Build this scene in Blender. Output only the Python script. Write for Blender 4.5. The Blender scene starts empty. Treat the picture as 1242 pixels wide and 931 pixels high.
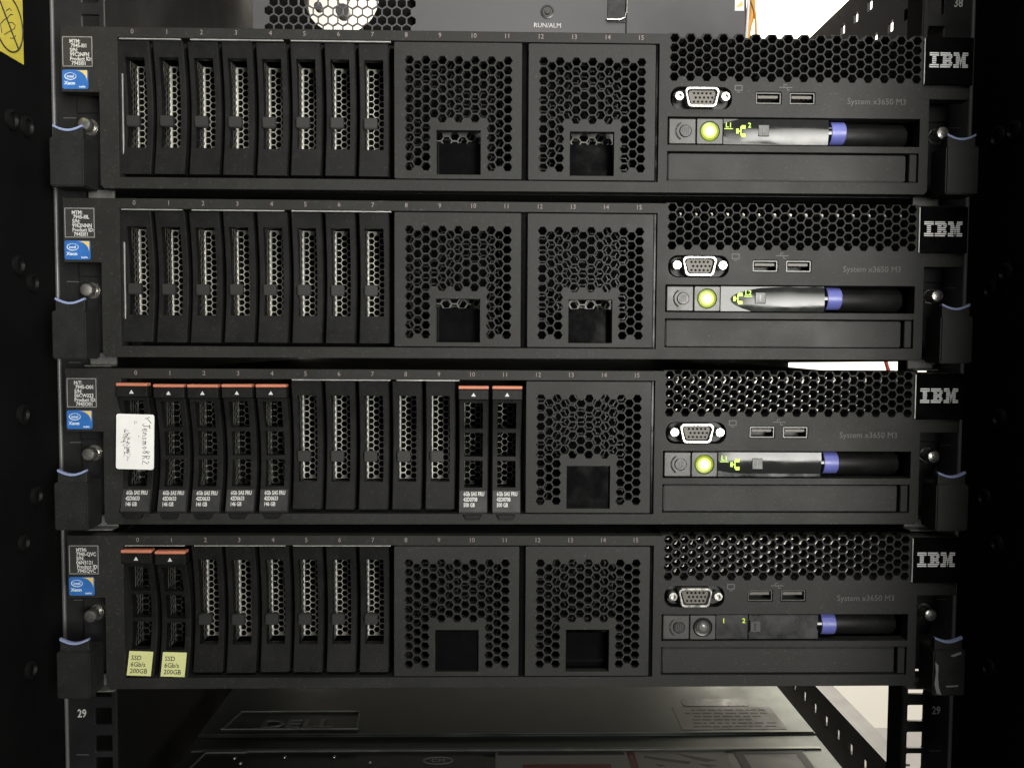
import bpy, bmesh, math, random
from mathutils import Matrix, Vector
random.seed(7)
MM = 0.001
scn = bpy.context.scene
COL = scn.collection

# ------------------------------------------------------------------ camera
cam_d = bpy.data.cameras.new('camera')
cam_d.sensor_width = 36.0
cam_d.lens = 1027.38 / 1242.0 * 36.0
cam_d.clip_start = 0.01
cam_d.clip_end = 60.0
cam = bpy.data.objects.new('camera', cam_d)
COL.objects.link(cam)
ca, cb, cc = -0.0502150, -0.0213330, -0.0057596
Rw = Matrix.Rotation(cb, 3, 'Z') @ Matrix.Rotation(ca, 3, 'X') @ Matrix.Rotation(cc, 3, 'Y')
cx_, cy_, cz_ = Rw.col[0], Rw.col[2], -Rw.col[1]
M4 = Matrix.Identity(4)
for i in range(3):
    M4[i][0], M4[i][1], M4[i][2] = cx_[i], cy_[i], cz_[i]
M4[0][3], M4[1][3], M4[2][3] = -0.01215, -0.45237, -0.15715
cam.matrix_world = M4
scn.camera = cam

# ------------------------------------------------------------------ world and lamps
world = bpy.data.worlds.new('World')
scn.world = world
world.use_nodes = True
bg = world.node_tree.nodes['Background']
bg.inputs[0].default_value = (0.80, 0.90, 1.0, 1)
bg.inputs[1].default_value = 0.035

def area(name, loc, target, sx, sy, power, color, spread=180):
    d = bpy.data.lights.new(name, 'AREA')
    d.shape = 'RECTANGLE'; d.size = sx; d.size_y = sy
    d.energy = power; d.color = color; d.spread = math.radians(spread)
    o = bpy.data.objects.new(name, d)
    COL.objects.link(o)
    o.location = loc
    o.rotation_euler = (Vector(target) - Vector(loc)).to_track_quat('-Z', 'Y').to_euler()
    return o
area('aisle_ceiling_lamp', (0.30, -1.05, 1.15), (0.05, 0.0, -0.10), 1.2, 0.30, 12.5, (1.0, 0.97, 0.90))
area('aisle_wall_lamp', (0.56, -1.25, 0.02), (0.06, 0.0, 0.20), 0.45, 0.80, 5.2, (1.0, 0.98, 0.92), 62)
area('rear_ceiling_lamp', (1.0, 1.7, 1.40), (1.2, 3.0, -0.5), 1.2, 0.5, 215.0, (1.0, 0.955, 0.88))

vs = scn.view_settings
vs.view_transform = 'Standard'; vs.look = 'None'; vs.exposure = 0.0; vs.gamma = 1.0
vs.use_curve_mapping = False

# ------------------------------------------------------------------ materials
MATS = {}
def mat(name, col, rough=0.5, metal=0.0, grain=0.0, gscale=1800.0, vary=0.0, vscale=40.0, spec=0.5,
        coat=0.0, emit=None, estr=0.0, wave=0.0, wscale=40.0, trans=0.0, alpha=1.0, dust=0.0):
    m = bpy.data.materials.new(name); m.use_nodes = True
    nt = m.node_tree; N = nt.nodes; L = nt.links
    b = N['Principled BSDF']
    b.inputs['Base Color'].default_value = (*col, 1)
    b.inputs['Roughness'].default_value = rough
    b.inputs['Metallic'].default_value = metal
    b.inputs['Specular IOR Level'].default_value = spec
    b.inputs['Coat Weight'].default_value = coat
    b.inputs['Coat Roughness'].default_value = 0.06
    b.inputs['Transmission Weight'].default_value = trans
    b.inputs['Alpha'].default_value = alpha
    if emit:
        b.inputs['Emission Color'].default_value = (*emit, 1)
        b.inputs['Emission Strength'].default_value = estr
    geo = N.new('ShaderNodeNewGeometry')
    if vary > 0 or dust > 0:
        n = N.new('ShaderNodeTexNoise'); n.inputs['Scale'].default_value = vscale
        n.inputs['Detail'].default_value = 6.0; n.inputs['Roughness'].default_value = 0.65
        L.new(geo.outputs['Position'], n.inputs['Vector'])
        r = N.new('ShaderNodeMapRange')
        r.inputs[1].default_value = 0.3; r.inputs[2].default_value = 0.7
        r.inputs[3].default_value = 1.0 - vary; r.inputs[4].default_value = 1.0 + vary
        L.new(n.outputs[0], r.inputs[0])
        mx = N.new('ShaderNodeMix'); mx.data_type = 'RGBA'; mx.blend_type = 'MULTIPLY'
        mx.inputs['Factor'].default_value = 1.0
        mx.inputs['A'].default_value = (*col, 1)
        L.new(r.outputs[0], mx.inputs['B'])
        out = mx.outputs['Result']
        r2 = N.new('ShaderNodeMapRange')
        r2.inputs[1].default_value = 0.3; r2.inputs[2].default_value = 0.7
        r2.inputs[3].default_value = max(0.03, rough - 0.08); r2.inputs[4].default_value = min(1, rough + 0.10)
        L.new(n.outputs[0], r2.inputs[0]); L.new(r2.outputs[0], b.inputs['Roughness'])
        if dust > 0:
            n2 = N.new('ShaderNodeTexNoise'); n2.inputs['Scale'].default_value = 700.0
            n2.inputs['Detail'].default_value = 3.0
            L.new(geo.outputs['Position'], n2.inputs['Vector'])
            r3 = N.new('ShaderNodeMapRange')
            r3.inputs[1].default_value = 0.60; r3.inputs[2].default_value = 0.78
            r3.inputs[3].default_value = 0.0; r3.inputs[4].default_value = dust
            L.new(n2.outputs[0], r3.inputs[0])
            m2 = N.new('ShaderNodeMix'); m2.data_type = 'RGBA'
            L.new(r3.outputs[0], m2.inputs['Factor'])
            L.new(out, m2.inputs['A'])
            m2.inputs['B'].default_value = (0.25, 0.24, 0.22, 1)
            out = m2.outputs['Result']
        L.new(out, b.inputs['Base Color'])
    prev = None
    if wave > 0:
        n3 = N.new('ShaderNodeTexNoise'); n3.inputs['Scale'].default_value = wscale
        n3.inputs['Detail'].default_value = 2.0
        L.new(geo.outputs['Position'], n3.inputs['Vector'])
        bp = N.new('ShaderNodeBump'); bp.inputs['Strength'].default_value = 1.0
        bp.inputs['Distance'].default_value = wave * MM
        L.new(n3.outputs[0], bp.inputs['Height']); prev = bp
    if grain > 0:
        n4 = N.new('ShaderNodeTexNoise'); n4.inputs['Scale'].default_value = gscale
        n4.inputs['Detail'].default_value = 2.0
        L.new(geo.outputs['Position'], n4.inputs['Vector'])
        bp2 = N.new('ShaderNodeBump'); bp2.inputs['Strength'].default_value = grain
        bp2.inputs['Distance'].default_value = 0.2 * MM
        L.new(n4.outputs[0], bp2.inputs['Height'])
        if prev: L.new(prev.outputs[0], bp2.inputs['Normal'])
        prev = bp2
    if prev: L.new(prev.outputs[0], b.inputs['Normal'])
    MATS[name] = m
    return m

mat('bezel_plastic', (0.0195, 0.0195, 0.0182), 0.55, spec=0.26, grain=0.40, vary=0.20, vscale=22, dust=0.12)
mat('filler_plastic', (0.0220, 0.0220, 0.0207), 0.53, spec=0.26, grain=0.35, vary=0.20, vscale=26, dust=0.14)
mat('drive_plastic', (0.0080, 0.0080, 0.0079), 0.50, spec=0.24, grain=0.30, vary=0.25, vscale=70, dust=0.08)
mat('tab_plastic', (0.026, 0.026, 0.025), 0.45, grain=0.2)
mat('latch_plastic', (0.0170, 0.0174, 0.0170), 0.50, spec=0.32, grain=0.25, vary=0.12, vscale=80, dust=0.10)
mat('gloss_black', (0.0035, 0.0035, 0.0037), 0.09, spec=0.35, coat=0.0, vary=0.15, vscale=60, dust=0.012)
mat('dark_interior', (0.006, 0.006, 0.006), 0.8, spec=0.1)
mat('chassis_steel', (0.022, 0.022, 0.022), 0.5, metal=0.3, vary=0.15)
mat('mesh_steel', (0.62, 0.61, 0.54), 0.36, metal=0.35, vary=0.30, vscale=90)
mat('fold_steel', (0.85, 0.84, 0.77), 0.33, metal=0.2, vary=0.2, vscale=150)
mat('tray_steel', (0.13, 0.13, 0.12), 0.45, metal=0.5, vary=0.3, vscale=90)
mat('back_steel', (0.07, 0.07, 0.065), 0.35, metal=0.6, vary=0.5, vscale=60)
mat('bracket_zinc', (0.22, 0.22, 0.21), 0.4, metal=0.4, vary=0.25, vscale=80)
mat('drive_mesh', (0.24, 0.235, 0.21), 0.26, metal=0.85, vary=0.6, vscale=160)
mat('strip_metal', (0.55, 0.55, 0.53), 0.34, metal=0.4, vary=0.25, vscale=90)
mat('nickel', (0.60, 0.59, 0.55), 0.27, metal=0.9, vary=0.18, vscale=300)
mat('port_plastic', (0.11, 0.10, 0.085), 0.5, grain=0.2)
mat('port_steel', (0.06, 0.06, 0.057), 0.35, metal=0.5)
mat('print_white', (0.60, 0.60, 0.58), 0.6)
mat('print_bright', (0.60, 0.60, 0.58), 0.5)
mat('print_faint', (0.085, 0.085, 0.081), 0.6)
mat('print_number', (0.24, 0.20, 0.18), 0.6)
mat('print_black', (0.03, 0.03, 0.03), 0.6)
mat('logo_silver', (0.88, 0.88, 0.88), 0.45)
mat('orange_plastic', (0.56, 0.20, 0.12), 0.42, vary=0.08, vscale=200)
mat('knob_blue', (0.12, 0.135, 0.42), 0.40, vary=0.06, vscale=200)
mat('rim_blue', (0.28, 0.34, 0.54), 0.40)
mat('label_dark', (0.035, 0.035, 0.035), 0.40, vary=0.1, vscale=200)
mat('label_frame', (0.26, 0.26, 0.25), 0.45)
mat('sticker_blue', (0.035, 0.15, 0.46), 0.30, vary=0.12, vscale=120)
mat('sticker_light', (0.62, 0.72, 0.82), 0.35)
mat('sticker_gold', (0.75, 0.55, 0.16), 0.35)
mat('paper_white', (0.86, 0.86, 0.84), 0.7, vary=0.04, vscale=120, grain=0.1)
mat('paper_yellow', (0.66, 0.68, 0.30), 0.6, vary=0.04, vscale=150)
mat('warn_yellow', (0.72, 0.60, 0.08), 0.45, vary=0.06, vscale=80)
mat('ink', (0.04, 0.04, 0.05), 0.6)
mat('ink_brown', (0.16, 0.13, 0.11), 0.6)
mat('panel_grey', (0.042, 0.042, 0.039), 0.38, grain=0.1, vary=0.1, vscale=100)
mat('panel_dark', (0.016, 0.016, 0.017), 0.30, vary=0.15, vscale=100)
mat('film', (0.018, 0.019, 0.018), 0.12, spec=0.24, coat=0.0, wave=0.22, wscale=38, vary=0.1, vscale=60)
mat('led_core', (0.5, 0.6, 0.1), 0.4, emit=(0.90, 1.0, 0.32), estr=3.6)
mat('led_ring', (0.16, 0.20, 0.02), 0.4, emit=(0.34, 0.48, 0.01), estr=0.36)
mat('led_halo', (0.3, 0.4, 0.05), 0.4, emit=(0.66, 0.90, 0.06), estr=1.0)
mat('led_off', (0.14, 0.14, 0.13), 0.25, coat=0.5)
mat('lcd_green', (0.2, 0.3, 0.02), 0.4, emit=(0.50, 0.86, 0.03), estr=1.1)
mat('lcd_yellow', (0.2, 0.25, 0.02), 0.4, emit=(0.62, 0.80, 0.04), estr=0.9)
mat('rack_paint', (0.014, 0.014, 0.015), 0.42, grain=0.12, gscale=900, vary=0.15, vscale=30, dust=0.05)
mat('rack_side', (0.0045, 0.0045, 0.0048), 0.7, spec=0.10, grain=0.10, gscale=900, vary=0.2, vscale=20)
mat('plug_rubber', (0.006, 0.006, 0.006), 0.5, spec=0.2)
mat('rack_edge', (0.16, 0.16, 0.16), 0.40, metal=0.3)
mat('beam_black', (0.012, 0.014, 0.014), 0.35, vary=0.15, vscale=40)
mat('beam_grey', (0.17, 0.16, 0.145), 0.5, vary=0.1, vscale=40)
mat('device_grey', (0.075, 0.073, 0.077), 0.5, grain=0.15, vary=0.06, vscale=30)
mat('lid_grey', (0.092, 0.102, 0.092), 0.42, metal=0.95, vary=0.10, vscale=25, grain=0.08)
mat('lid_edge_highlight', (0.15, 0.16, 0.145), 0.38, metal=0.6, vary=0.2, vscale=60)  # lid metal made paler so ridges and raised lines look lit
mat('lid_label', (0.22, 0.21, 0.19), 0.5, vary=0.06, vscale=60)
mat('lid_red', (0.14, 0.03, 0.02), 0.5)
mat('wall_paint', (0.80, 0.77, 0.70), 0.75, vary=0.03, vscale=2)
mat('floor_vinyl', (0.22, 0.21, 0.20), 0.5, vary=0.1, vscale=4)
mat('cable_orange', (0.62, 0.30, 0.06), 0.4)
mat('cable_black', (0.02, 0.02, 0.02), 0.35)
mat('cable_red', (0.50, 0.05, 0.03), 0.4)
mat('cable_white', (0.7, 0.68, 0.64), 0.4)

# ------------------------------------------------------------------ mesh helpers (all lengths in mm)
class MB:
    def __init__(s): s.v = []; s.f = []; s.mi = []; s.cur = 0
    def add(s, vs_, fs):
        b = len(s.v); s.v += [tuple(p) for p in vs_]
        for f in fs: s.f.append([b + i for i in f]); s.mi.append(s.cur)
        return s
    def box(s, x0, x1, y0, y1, z0, z1):
        if x0 > x1: x0, x1 = x1, x0
        if y0 > y1: y0, y1 = y1, y0
        if z0 > z1: z0, z1 = z1, z0
        return s.add([(x0,y0,z0),(x1,y0,z0),(x1,y1,z0),(x0,y1,z0),(x0,y0,z1),(x1,y0,z1),(x1,y1,z1),(x0,y1,z1)],
                     [(0,3,2,1),(4,5,6,7),(0,1,5,4),(1,2,6,5),(2,3,7,6),(3,0,4,7)])
    def prism(s, pts, y0, y1):                 # polygon in x,z extruded in y
        n = len(pts)
        a = sum(pts[i][0]*pts[(i+1)%n][1]-pts[(i+1)%n][0]*pts[i][1] for i in range(n))
        if a < 0: pts = pts[::-1]
        v = [(x,y0,z) for x,z in pts] + [(x,y1,z) for x,z in pts]
        f = [tuple(range(n)), tuple(range(2*n-1, n-1, -1))]
        f += [(i, i+n, (i+1)%n+n, (i+1)%n) for i in range(n)]
        return s.add(v, f)
    def lathe(s, prof, c, axis='y', n=24):      # prof: (radius, along)
        v = []; f = []
        for r, h in prof:
            for k in range(n):
                t = 2*math.pi*k/n; a, b = r*math.cos(t), r*math.sin(t)
                if axis == 'y': v.append((c[0]+a, c[1]+h, c[2]+b))
                elif axis == 'x': v.append((c[0]+h, c[1]+a, c[2]+b))
                else: v.append((c[0]+a, c[1]+b, c[2]+h))
        m = len(prof)
        for j in range(m-1):
            for k in range(n):
                f.append((j*n+k, j*n+(k+1)%n, (j+1)*n+(k+1)%n, (j+1)*n+k))
        f.append(tuple(range(n))[::-1]); f.append(tuple((m-1)*n+k for k in range(n)))
        return s.add(v, f)
    def tube(s, pts, r, n=6):
        P = [Vector(p) for p in pts]; v = []; f = []
        for i, p in enumerate(P):
            d = (P[min(i+1,len(P)-1)]-P[max(i-1,0)]).normalized()
            u = d.cross(Vector((0.31,0.17,0.93))).normalized(); w = d.cross(u)
            for k in range(n):
                t = 2*math.pi*k/n; v.append(p+u*(r*math.cos(t))+w*(r*math.sin(t)))
        for i in range(len(P)-1):
            for k in range(n):
                f.append((i*n+k, i*n+(k+1)%n, (i+1)*n+(k+1)%n, (i+1)*n+k))
        f.append(tuple(range(n))[::-1]); f.append(tuple((len(P)-1)*n+k for k in range(n)))
        return s.add(v, f)
    def mesh(s, name, mats, bevel=0.0, smooth=None, seg=1):
        me = bpy.data.meshes.new(name)
        me.from_pydata([(x*MM,y*MM,z*MM) for x,y,z in s.v], [], s.f)
        if not isinstance(mats, (list, tuple)): mats = [mats]
        for m in mats: me.materials.append(MATS[m])
        if len(mats) > 1: me.polygons.foreach_set('material_index', s.mi)
        bm = bmesh.new(); bm.from_mesh(me)
        bmesh.ops.recalc_face_normals(bm, faces=bm.faces)
        if bevel > 0:
            es = [e for e in bm.edges if len(e.link_faces) == 2 and e.calc_face_angle(0) > 0.5]
            bmesh.ops.bevel(bm, geom=es, offset=bevel*MM, segments=seg, affect='EDGES', clamp_overlap=True)
        bm.to_mesh(me); bm.free()
        if smooth:
            me.polygons.foreach_set('use_smooth', [True]*len(me.polygons))
            me.set_sharp_from_angle(angle=math.radians(smooth))
        me.update()
        return me

def link(name, me, parent=None, loc=(0,0,0), rot=(0,0,0)):
    o = bpy.data.objects.new(name, me); COL.objects.link(o)
    o.location = Vector(loc)*MM; o.rotation_euler = rot
    if parent: o.parent = parent
    return o
def part(name, mb, mats, parent, bevel=0.0, smooth=None, seg=1, loc=(0,0,0), rot=(0,0,0)):
    return link(name, mb.mesh(name, mats, bevel, smooth, seg), parent, loc, rot)
def thing(name, label, cat, loc=(0,0,0), rotz=0.0, group=None):
    o = bpy.data.objects.new(name, None); COL.objects.link(o)
    o.location = Vector(loc)*MM; o.rotation_euler = (0,0,rotz)
    o.empty_display_size = 0.02
    o['label'] = label; o['category'] = cat
    if group: o['group'] = group
    return o

def plate(outer, holes, y0, y1, bevel=0.0):
    """flat sheet in x,z with real holes, thickness y0..y1 -> (verts, faces) in mm"""
    cu = bpy.data.curves.new('sheet', 'CURVE'); cu.dimensions = '2D'; cu.fill_mode = 'BOTH'
    for loop in [outer] + holes:
        sp = cu.splines.new('POLY'); sp.points.add(len(loop)-1)
        for p, (x, z) in zip(sp.points, loop): p.co = (x, z, 0, 1)
        sp.use_cyclic_u = True
    cu.extrude = (y1-y0)/2 - bevel
    if bevel > 0:
        cu.bevel_depth = bevel; cu.bevel_resolution = 0; cu.offset = -bevel
    ob = bpy.data.objects.new('sheet', cu)
    me = bpy.data.meshes.new_from_object(ob)
    ym = (y0+y1)/2
    v = [(p.co.x, ym-p.co.z, p.co.y) for p in me.vertices]
    f = [tuple(p.vertices) for p in me.polygons]
    bpy.data.objects.remove(ob); bpy.data.curves.remove(cu); bpy.data.meshes.remove(me)
    return v, f
def hexa(cx, cz, af):                          # flat-topped hexagon, af = across flats
    r = af/math.sqrt(3)
    return [(cx+r*math.cos(math.pi/3*k), cz+r*math.sin(math.pi/3*k)) for k in range(6)]
def rect(x0, x1, z0, z1, r=0.0, n=3):
    if r <= 0: return [(x0,z0),(x1,z0),(x1,z1),(x0,z1)]
    o = []
    for cx, cz, a in ((x1-r,z0+r,-90),(x1-r,z1-r,0),(x0+r,z1-r,90),(x0+r,z0+r,180)):
        for k in range(n+1):
            t = math.radians(a+90*k/n); o.append((cx+r*math.cos(t), cz+r*math.sin(t)))
    return o
def ring(cx, cz, rx, rz=None, n=24):
    rz = rz or rx
    return [(cx+rx*math.cos(2*math.pi*k/n), cz+rz*math.sin(2*math.pi*k/n)) for k in range(n)]

TXT = {}
def text_geo(s, size, align='LEFT', sx=1.0, thick=0.06, bold=0.0, shear=0.0):
    cu = bpy.data.curves.new('t', 'FONT'); cu.body = s; cu.size = size
    cu.align_x = align; cu.align_y = 'CENTER'; cu.extrude = thick/2; cu.resolution_u = 2
    cu.offset = bold; cu.shear = shear
    ob = bpy.data.objects.new('t', cu)
    me = bpy.data.meshes.new_from_object(ob)
    v = [(p.co.x*sx, -p.co.z, p.co.y) for p in me.vertices]; f = [tuple(p.vertices) for p in me.polygons]
    bpy.data.objects.remove(ob); bpy.data.curves.remove(cu); bpy.data.meshes.remove(me)
    return v, f
def put(mb, geo, x, y, z):
    mb.add([(a+x, b+y, c+z) for a, b, c in geo[0]], geo[1]); return mb
def text_mesh(s, size, m, **k):
    key = (s, size, m, tuple(sorted(k.items())))
    if key not in TXT:
        mb = MB(); put(mb, text_geo(s, size, **k), 0, 0, 0); TXT[key] = mb.mesh('text', m)
    return TXT[key]

# ------------------------------------------------------------------ the room behind the rack
def structure(name, mb, m):
    o = part(name, mb, m, None); o['kind'] = 'structure'; return o
structure('wall', MB().box(-2600, 3600, 3000, 3060, -1770, 2300), 'wall_paint')
structure('floor', MB().box(-2600, 3600, 800, 3000, -1830, -1770), 'floor_vinyl')

# ------------------------------------------------------------------ the rack
HX = 232.5
U_BOTTOM30 = -348.0
rack = thing('equipment_rack', 'black equipment rack with square-holed posts and numbered units holding the servers', 'rack', (0, 22, -460))
OZ = 460; OY = -22     # child coordinates relative to the rack's Empty
def rp(name, mb, m, **k):
    mb.v = [(x, y+OY, z+OZ) for x, y, z in mb.v]
    return part(name, mb, m, rack, **k)
hz = []
for u in range(-2, 11):
    for d in (6.35, 22.225, 38.1):
        z = U_BOTTOM30 + u*44.45 + d
        if -450 < z < 80: hz.append(z)
for sgn in (-1, 1):
    xa, xb = sorted((sgn*225.2, sgn*252.0))
    holes = [rect(-HX-4.75, -HX+4.75, z-4.75, z+4.75, 0.5, 1) for z in hz]
    v, f = plate(rect(-252.0, -225.2, -460, 110), holes, 22, 24.2, 0.25)
    mb = MB(); mb.add([(-sgn*x, y, z) for x, y, z in v], f)
    rp('post', mb, 'rack_paint')
    mb = MB(); a, b = sorted((sgn*225.2, sgn*227.0)); mb.box(a, b, 24.3, 41, -460, 110)
    rp('post_return', mb, 'rack_side')
    # rounded outer edge of the post
    mb = MB(); mb.lathe([(1.1, -460), (1.1, 110)], (sgn*252.9, 22.0, 0), 'z', 10)
    rp('post_edge', mb, 'rack_edge', smooth=60)
    # dark front frame wall beside the post
    mb = MB(); a, b = sorted((sgn*254.2, sgn*258.0)); mb.box(a, b, -170, 30, -460, 110)
    rp('frame_wall', mb, 'rack_side')
    for k, (yy, zz, rr) in enumerate([(-18,-48,5.2),(-4,-48,5.5),(-15,-120,5),(-2,-128,5),(-14,-196,5.2),(-16,-262,4.5),(-3,-240,5),(-12,-330,5),(-20,20,4.5),(-14,-395,4.6)]):
        if k == 8 and sgn < 0: continue
        mb = MB()
        mb.lathe([(rr,0),(rr,1.2*-sgn),(rr*0.72,1.9*-sgn),(rr*0.6,0.5*-sgn)], (sgn*254.2, yy, zz), 'x', 20)
        rp('round_plug', mb, 'plug_rubber', smooth=40)
    for u in range(-1, 10):
        z = U_BOTTOM30 + u*44.45 + 22.2
        if 5 < z < 90 or z < -340:
            me = text_mesh(str(30+u), 6.4, 'print_bright', align='CENTER', sx=0.8, bold=0.12)
            link('unit_number', me, rack, (sgn*244.3, 21.9+OY, z+OZ+1.5))
        zz = U_BOTTOM30 + u*44.45
        mb = MB(); mb.box(sgn*244.4-3.4, sgn*244.4+3.4, 21.85, 21.98, zz-0.25, zz+0.25)
        rp('unit_mark', mb, 'print_faint')
# closed left flank and the perforated depth beams on the right
rp('side_panel', MB().box(-246, -243, 24.6, 560, -700, 400), 'rack_side')
v, f = plate([(24.6,23),(24.6,-167.5),(42,-167.5),(280,-174.2),(900,-174.2),(900,23)], [], -1.5, 1.5)
mb = MB(); mb.add([(244.5+y_, x_, z_) for x_, y_, z_ in v], f)
rp('side_panel', mb, 'rack_side')
rp('side_panel', MB().box(243, 246, 24.6, 420, -350, -178.5), 'rack_side')
rp('side_panel', MB().box(243, 246, 24.6, 42, -178.4, -167.6), 'rack_side')
rp('side_panel', MB().box(243, 246, 285, 900, -178.4, -174.3), 'rack_side')
rp('side_panel', MB().box(243, 246, 24.6, 66, 23.1, 110), 'rack_side')
def beam(z0, z1, ytop):
    holes = []
    n = 0
    y = 40.0
    while y < 640:
        for k, zc in enumerate((0.30, 0.72)):
            h = z0+(z1-z0)*zc
            yo = y + (9 if k else 0)
            holes.append(rect(yo, yo+7.5, h-3.4, h+3.4, 0.4, 1))
        y += 22.0
    v, f = plate(rect(26, 660, z0, z1), holes, -1.1, 1.1)
    mb = MB(); mb.add([(238+yy, x, z) for x, yy, z in v], f)
    b = rp('depth_beam', mb, 'beam_black')
    mb = MB().box(239.2, 252, 63, 660, z1-1.6, z1)
    fl = part('flange', MB().box(239.2, 251, 63+OY, 660+OY, z1-1.8+OZ, z1-0.2+OZ), 'beam_grey', b)
    return b
beam(-482, -421, 0)
beam(24, 84.5, 0)
rp('light_block_panel', MB().box(-242, 236, 665, 668, -520, -392), 'rack_side')  # unseen panel added to keep rear light off the lid below
# yellow warning sticker on the left frame wall
v, f = plate(rect(-40, -5.4, -17.2, 22), [], -0.12, 0.12)
mb = MB(); mb.add([(-253.9+yy, x, z) for x, yy, z in v], f)
stk = rp('warning_sticker', mb, 'warn_yellow'); stk['label'] = 'yellow warning sticker with crossed-out hand in a circle'
cy0, cz0, rr = -18.6, -1.0, 12.6
mb = MB()
pts = [(-253.68, cy0+rr*math.cos(t*math.pi/18), cz0+rr*1.08*math.sin(t*math.pi/18)) for t in range(37)]
mb.tube(pts, 0.42, 5)
mb.tube([(-253.68, cy0-8.6, cz0+9.6), (-253.68, cy0+8.4, cz0-10.2)], 0.42, 5)
for st in ([(-6,-7),(-7,-3),(-4,0),(-1,2),(2,5),(4,5.5)], [(-4,-7),(-1,-5),(2,-3),(5,-1),(6,1),(3,1.5),(0,0)], [(-2,5),(1,7.5),(3,7)], [(1,-7),(4,-6),(6,-4)]):
    mb.tube([(-253.70, cy0+a, cz0+b) for a, b in st], 0.22, 4)
mb.v = [(x, y+OY, z+OZ) for x, y, z in mb.v]
part('pictogram', mb, 'print_black', stk)

# ------------------------------------------------------------------ shared server meshes
OPEN = (-209.4, 74.4, -72.0, 0.0)
def bezel_mesh():
    p, q = 5.02, 4.31
    x0, ztop = 82.4, 3.2
    af = 4.15; r = af/math.sqrt(3); top = 5.3
    edge = []; vents = []
    for c in range(31):
        x = x0+q*c
        if c % 2 == 0:
            for k in range(5): vents.append(hexa(x, ztop-p*k, af))
        else:
            zc = ztop+p*0.5
            edge += [(x-r*0.97, top+0.45), (x-r*0.52, zc-af/2), (x+r*0.52, zc-af/2), (x+r*0.97, top+0.45)]
            for k in range(4): vents.append(hexa(x, ztop-p*(k+0.5), af))
    outer = [(-238.7,5.3),(78.8,5.3),(79.15,5.75)] + edge + [(214.55,5.75),(214.8,5.3),(240.4,5.3),(240.4,-27.3),(219.0,-27.3),
             (219.2,-75.6),(217.4,-77.4),(-217.6,-78.0),(-219.3,-76.2),(-219.2,-28.3),(-238.7,-28.3)]
    holes = [rect(*OPEN), rect(79.3,214.2,-52.3,-37.7), rect(79.3,214.0,-71.1,-55.8),
             rect(80.6,113.2,-33.7,-22.1,5.0,5), rect(125.9,139.7,-30.7,-24.3,0.5,1), rect(143.9,157.7,-30.7,-24.3,0.5,1)] + vents
    mb = MB(); mb.add(*plate(outer, holes, 0, 8.0, 0.18))
    return mb.mesh('bezel', 'bezel_plastic')
def filler_mesh():
    w, h = 67.3, 71.0
    holes = [rect(22.2, 45.5, -68.6, -45.6)]
    p, q = 5.03, 4.32
    for c in range(13):
        x = 7.95+q*c
        short = 3 <= c <= 9
        if c % 2 == 0: n = 7 if short else 12; z0 = -9.2
        else: n = 6 if short else 11; z0 = -9.2-p/2
        for k in range(n): holes.append(hexa(x, z0-p*k, 4.1))
    mb = MB(); mb.add(*plate(rect(0, w, -h, 0, 0.6, 2), holes, 0.3, 5.0, 0.18))
    return mb.mesh('filler_panel', 'filler_plastic')
def hexsheet(x0, x1, z0, z1, p, strand, y0, y1):
    q = p*math.sqrt(3)/2; holes = []
    c = 0; x = x0+q*0.55
    while x < x1-p*0.45:
        z = z1-p*(0.6 if c % 2 == 0 else 1.1)
        while z > z0+p*0.45:
            holes.append(hexa(x, z, p-strand)); z -= p
        x += q; c += 1
    return plate(rect(x0, x1, z0, z1), holes, y0, y1)
def front_y(z, y0, sag, zt=-1.0, zb=-69.6):
    t = min(1, max(0, (zt-z)/(zt-zb)))
    return y0+sag*math.sin(math.pi*t)
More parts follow.
